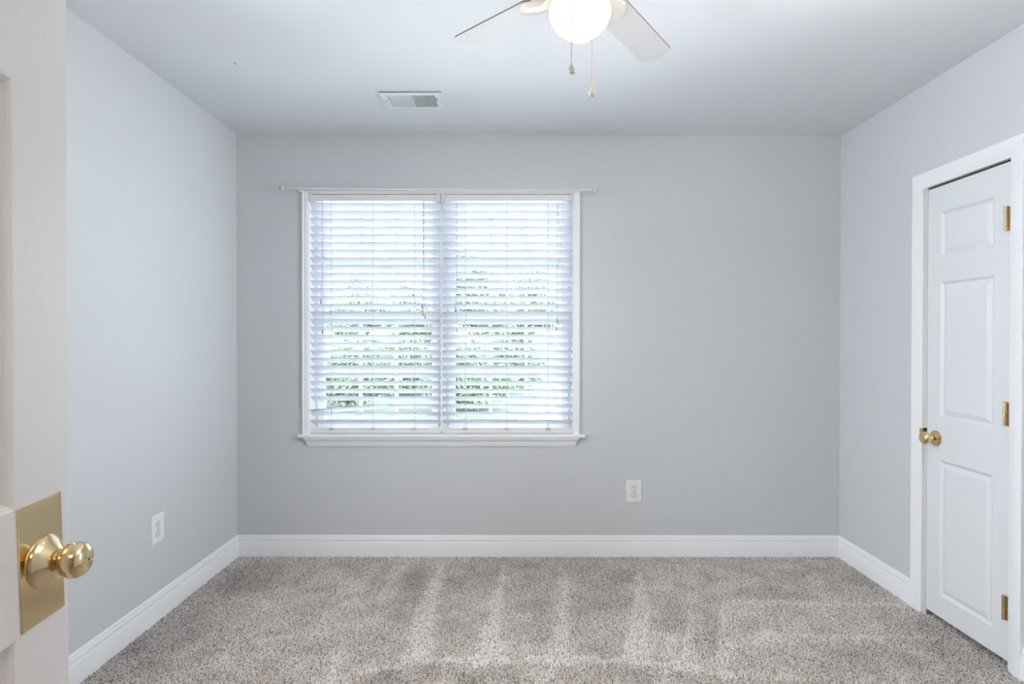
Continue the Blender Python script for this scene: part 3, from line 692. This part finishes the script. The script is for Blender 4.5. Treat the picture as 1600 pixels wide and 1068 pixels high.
# ------------------------------------------------------------------ carpet pile
def floor_pt(u, v): P = on_z(u, v, 0.012); return (P.x, P.y)
def poly_dist(px, py, poly):
    """signed distance (negative inside) of points to a polygon"""
    n = len(poly); d = np.full(px.shape, 1e9); ins = np.zeros(px.shape, bool)
    for i in range(n):
        ax, ay = poly[i]; bx, by = poly[(i+1) % n]
        ex, ey = bx-ax, by-ay; t = np.clip(((px-ax)*ex+(py-ay)*ey)/(ex*ex+ey*ey+1e-12), 0, 1)
        d = np.minimum(d, (px-ax-ex*t)**2+(py-ay-ey*t)**2)
        c = ((ay > py) != (by > py)) & (px < (bx-ax)*(py-ay)/(by-ay+1e-12)+ax); ins ^= c
    d = np.sqrt(d); return np.where(ins, -d, d)
def carpet():
    sp = 0.0042; x0, x1, y0, y1 = XL+0.010, XR+0.060, 1.62, YB-0.010
    gx, gy = np.meshgrid(np.arange(x0, x1, sp), np.arange(y0, y1, sp))
    px = (gx+rng.uniform(-0.5, 0.5, gx.shape)*sp).ravel(); py = (gy+rng.uniform(-0.5, 0.5, gy.shape)*sp).ravel()
    keep = (px < XR-0.012) | ((py > DY0+0.006) & (py < DY1-0.016)); px, py = px[keep], py[keep]; n = len(px)
    # smooth random fields for clumps
    def field(scale, seed):
        r = np.random.default_rng(seed); out = np.zeros(n)
        for k in range(18):
            a = r.uniform(0, 2*PI); f = scale*r.uniform(0.5, 1.6); out += np.sin(px*f*math.cos(a)+py*f*math.sin(a)+r.uniform(0, 6.28))
        return out/3.0
    wob = 0.006*field(60, 3)+0.004*field(170, 4)
    lay = 0.16*field(9, 1)+0.16*field(28, 2)
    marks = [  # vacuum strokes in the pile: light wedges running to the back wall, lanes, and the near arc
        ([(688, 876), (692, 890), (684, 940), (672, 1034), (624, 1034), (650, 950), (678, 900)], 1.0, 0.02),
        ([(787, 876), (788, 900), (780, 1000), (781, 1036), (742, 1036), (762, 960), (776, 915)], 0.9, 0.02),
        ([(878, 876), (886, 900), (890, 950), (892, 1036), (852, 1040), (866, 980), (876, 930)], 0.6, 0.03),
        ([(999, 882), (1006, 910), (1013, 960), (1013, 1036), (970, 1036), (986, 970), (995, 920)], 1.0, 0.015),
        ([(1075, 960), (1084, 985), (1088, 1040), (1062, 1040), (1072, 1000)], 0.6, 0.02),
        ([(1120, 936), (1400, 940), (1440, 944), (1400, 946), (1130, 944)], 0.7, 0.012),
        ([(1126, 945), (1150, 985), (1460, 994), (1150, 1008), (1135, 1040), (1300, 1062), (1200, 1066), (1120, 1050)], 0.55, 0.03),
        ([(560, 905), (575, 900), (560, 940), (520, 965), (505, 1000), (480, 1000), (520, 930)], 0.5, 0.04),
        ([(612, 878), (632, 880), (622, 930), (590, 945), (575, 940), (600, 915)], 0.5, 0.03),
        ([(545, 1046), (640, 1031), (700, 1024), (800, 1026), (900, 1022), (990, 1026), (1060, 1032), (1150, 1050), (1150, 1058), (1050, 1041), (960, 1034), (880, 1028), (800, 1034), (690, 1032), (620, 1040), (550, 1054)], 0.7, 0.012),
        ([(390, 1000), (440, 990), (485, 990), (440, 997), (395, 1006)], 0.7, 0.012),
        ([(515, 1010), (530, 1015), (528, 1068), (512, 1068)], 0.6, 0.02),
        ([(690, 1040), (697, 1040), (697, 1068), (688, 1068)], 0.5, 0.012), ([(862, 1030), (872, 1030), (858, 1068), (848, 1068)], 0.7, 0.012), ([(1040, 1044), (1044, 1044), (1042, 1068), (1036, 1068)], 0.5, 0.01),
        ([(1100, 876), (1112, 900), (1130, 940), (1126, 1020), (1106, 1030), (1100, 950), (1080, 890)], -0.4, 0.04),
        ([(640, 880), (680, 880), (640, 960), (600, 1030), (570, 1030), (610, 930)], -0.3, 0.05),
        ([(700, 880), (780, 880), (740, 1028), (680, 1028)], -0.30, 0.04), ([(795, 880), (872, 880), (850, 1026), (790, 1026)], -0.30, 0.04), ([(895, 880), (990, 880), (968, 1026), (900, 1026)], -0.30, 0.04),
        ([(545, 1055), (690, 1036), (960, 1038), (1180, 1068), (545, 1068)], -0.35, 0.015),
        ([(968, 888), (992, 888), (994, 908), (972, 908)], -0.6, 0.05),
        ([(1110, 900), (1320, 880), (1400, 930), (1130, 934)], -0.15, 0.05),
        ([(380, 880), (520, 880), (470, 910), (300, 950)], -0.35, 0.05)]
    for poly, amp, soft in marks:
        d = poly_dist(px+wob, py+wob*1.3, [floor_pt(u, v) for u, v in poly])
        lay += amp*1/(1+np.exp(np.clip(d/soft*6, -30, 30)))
    h = 0.0125*rng.uniform(0.75, 1.15, n)
    lean = 0.0045
    lx = rng.normal(0, 0.0024, n); ly = lean*np.clip(lay, -1, 1.2)+rng.normal(0, 0.0024, n)     # brushed to or from the window
    edge = 0.004; lx = np.where(px > XR-0.02, -np.abs(lx)*0.4, lx); lx = np.where(px < XL+0.02, np.abs(lx)*0.4, lx); ly = np.where(py > YB-0.022, -np.abs(ly)*0.4, ly)
    a0 = rng.uniform(0, 2*PI, n); r = 0.0031*rng.uniform(0.8, 1.2, n)
    V = np.zeros((n, 7, 3))
    for k in range(3):
        a = a0+2*PI*k/3
        V[:, k, 0] = px+r*0.8*np.cos(a); V[:, k, 1] = py+r*0.8*np.sin(a); V[:, k, 2] = 0.0005
        a = a+0.9
        V[:, 3+k, 0] = px+lx*0.55+r*np.cos(a); V[:, 3+k, 1] = py+ly*0.55+r*np.sin(a); V[:, 3+k, 2] = h*0.62
    V[:, 6, 0] = px+lx; V[:, 6, 1] = py+ly; V[:, 6, 2] = h
    tri = []
    for k in range(3):
        j = (k+1) % 3; tri += [(k, j, 3+j), (k, 3+j, 3+k), (3+k, 3+j, 6)]
    Fc = (np.arange(n)[:, None, None]*7+np.array(tri)[None]).reshape(-1, 3)
    me = bpy.data.meshes.new('carpet_pile'); nf = len(Fc)
    me.vertices.add(n*7); me.vertices.foreach_set('co', V.reshape(-1))
    me.loops.add(nf*3); me.loops.foreach_set('vertex_index', Fc.reshape(-1).astype(np.int32))
    me.polygons.add(nf); me.polygons.foreach_set('loop_start', np.arange(0, nf*3, 3, dtype=np.int32))
    try: me.polygons.foreach_set('loop_total', np.full(nf, 3, np.int32))
    except Exception: pass
    me.update()
    # yarn colour: mixed fibre strands, and the paler look of pile brushed the other way
    base_c = np.array([0.73, 0.675, 0.63]); dark = np.array([0.40, 0.325, 0.28]); pale = np.array([0.89, 0.855, 0.82])
    t = rng.uniform(0, 1, n); c = np.where((t < 0.22)[:, None], dark, np.where((t > 0.72)[:, None], pale, base_c))
    c = c*rng.uniform(0.82, 1.06, n)[:, None]
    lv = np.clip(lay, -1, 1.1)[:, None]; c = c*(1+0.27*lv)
    c = np.clip(c, 0.02, 0.92)
    at_ = me.attributes.new('yarn', 'FLOAT_COLOR', 'POINT')
    rgba = np.ones((n, 7, 4)); rgba[:, :, :3] = c[:, None, :]
    at_.data.foreach_set('color', rgba.reshape(-1).astype(np.float32))
    me.materials.append(M['carpet'])
    o = bpy.data.objects.new('carpet_pile', me); COL.objects.link(o)
    o['kind'] = 'stuff'; o['label'] = 'beige grey carpet pile with pale vacuum strokes'; o['category'] = 'carpet'
carpet()

# ------------------------------------------------------------------ outdoors
GZ = -0.55
struct(MB().box((-60, YB+TH+0.02, GZ-0.2), (60, 110, GZ)).build('ground', M['lawn']), 'sunlit green lawn outside the windows', 'lawn')
struct(MB().box((-9, YB+TH+0.02, GZ), (9, 9.0, GZ+0.03)).build('bounce_strip', M['concrete']), 'unseen pale strip added below the window to bounce daylight', 'bounce strip')  # added as a reflector, sends sunlight up into the slats and room
def gp_(u, v): P = on_z(u, v, GZ+0.02); return (P.x, P.y)
q = [gp_(797, 668), gp_(960, 668), gp_(1010, 586), gp_(868, 586)]
b = MB(); b.add([(x, y, GZ) for x, y in q]+[(x, y, GZ+0.02) for x, y in q], [(0, 1, 2, 3), (7, 6, 5, 4), (0, 4, 5, 1), (1, 5, 6, 2), (2, 6, 7, 3), (3, 7, 4, 0)])
o = b.build('driveway', M['concrete']); struct(o, 'pale driveway seen through the right blind', 'driveway')
def leaf_crown(seed, nl, blobs, size):
    r = np.random.default_rng(seed); b = MB()
    for i in range(nl):
        cx, cy, cz_, rx, rz = blobs[r.integers(len(blobs))]
        d = r.normal(size=3); d /= np.linalg.norm(d); k = r.uniform(0.55, 1.0)
        c = Vector((cx+d[0]*rx*k, cy+d[1]*rx*k, cz_+d[2]*rz*k))
        n1 = Vector(r.normal(size=3)).normalized(); a = n1.orthogonal().normalized(); e = n1.cross(a)
        s = size*r.uniform(0.6, 1.3)
        b.add([c-a*s, c-e*s*0.45, c+a*s, c+e*s*0.45], [(0, 1, 2, 3)])
    return b
def tree_kind(name, seed, h, blobs, leaf, nl, size, lab, cat, mk):
    root = thing(name, (0, 0, 0), lab, cat)
    leaf_crown(seed, nl, blobs, size).build('foliage', M[mk], root, fix=False)
    if h:
        b = MB(); b.tube([(0, 0, 0), (0.05, 0.02, h*0.35), (0.0, 0.05, h*0.7)], [0.17, 0.13, 0.08], 10)
        for a, zf in ((0.5, 0.35), (2.6, 0.42), (4.4, 0.5)):
            b.tube([(0.03, 0.02, h*zf), (math.cos(a)*0.5, math.sin(a)*0.5, h*(zf+0.15)), (math.cos(a)*0.9, math.sin(a)*0.9, h*(zf+0.28))], [0.08, 0.05, 0.025], 8)
        b.build('trunk', M['bark'], root, True)
    else:
        b = MB()
        for a in (0.3, 2.2, 4.1): b.tube([(0, 0, 0), (math.cos(a)*0.2, math.sin(a)*0.2, 0.4), (math.cos(a)*0.45, math.sin(a)*0.45, 0.9)], [0.04, 0.03, 0.015], 6)
        b.build('stem', M['bark'], root, True)
    return root
def place(src, first, loc, rz, s, lab, group):
    if first: o = src
    else:
        o = src.copy(); COL.objects.link(o)
        for c in list(src.children):
            k = c.copy(); COL.objects.link(k); k.parent = o
    o.location = loc; o.rotation_euler = (0, 0, rz); o.scale = (s, s, s); o['label'] = lab; o['group'] = group
tb = [(0, 0, 3.4, 1.5, 1.1), (-0.9, 0.2, 2.9, 1.1, 0.9), (0.9, -0.2, 3.0, 1.1, 0.9), (0.1, 0.5, 4.4, 1.0, 0.9), (-0.3, -0.4, 2.4, 1.2, 0.8)]
t0 = tree_kind('leafy_tree', 11, 4.2, tb, 0, 9000, 0.095, '', 'tree', 'leaf')
trees = [(560, 30, 0.98, 'leafy tree outside, behind the left part of the left window'), (645, 27.5, 0.85, 'leafy tree outside, behind the right part of the left window'),
         (745, 25.5, 1.1, 'leafy tree outside, behind the left part of the right window'), (822, 32, 1.1, 'leafy tree outside, beyond the far end of the driveway')]
for i, (u, d, s, lab) in enumerate(trees):
    P = on_y(u, 528, d); place(t0, i == 0, (P.x, d, GZ), 1.3*i, s, lab, 'trees outside the window')
sb = [(0, 0, 0.45, 0.75, 0.45), (0, 0, 0.75, 0.8, 0.55), (0.6, 0.1, 0.6, 0.6, 0.45), (-0.6, -0.1, 0.65, 0.6, 0.5), (0.1, 0.2, 1.15, 0.55, 0.4)]
s0 = tree_kind('garden_shrub', 12, 0, sb, 0, 9000, 0.050, '', 'shrub', 'leaf2')
shr = [(545, 15.0, 1.15, 'bushy shrub outside, behind the left part of the left window'), (640, 18.5, 1.25, 'bushy shrub outside, behind the right part of the left window'),
       (590, 22.8, 1.25, 'bushy shrub outside, farthest one behind the left window'), (792, 19.5, 1.2, 'bushy shrub outside, beside the driveway in the right window'),
       (735, 14.5, 1.15, 'bushy shrub outside, left of the driveway and nearest to the right window'), (800, 38, 2.1, 'bushy shrub outside, far away past the driveway end')]
for i, (u, d, s, lab) in enumerate(shr):
    P = on_y(u, 528, d); place(s0, i == 0, (P.x, d, GZ), 0.9*i, s, lab, 'shrubs outside the window')
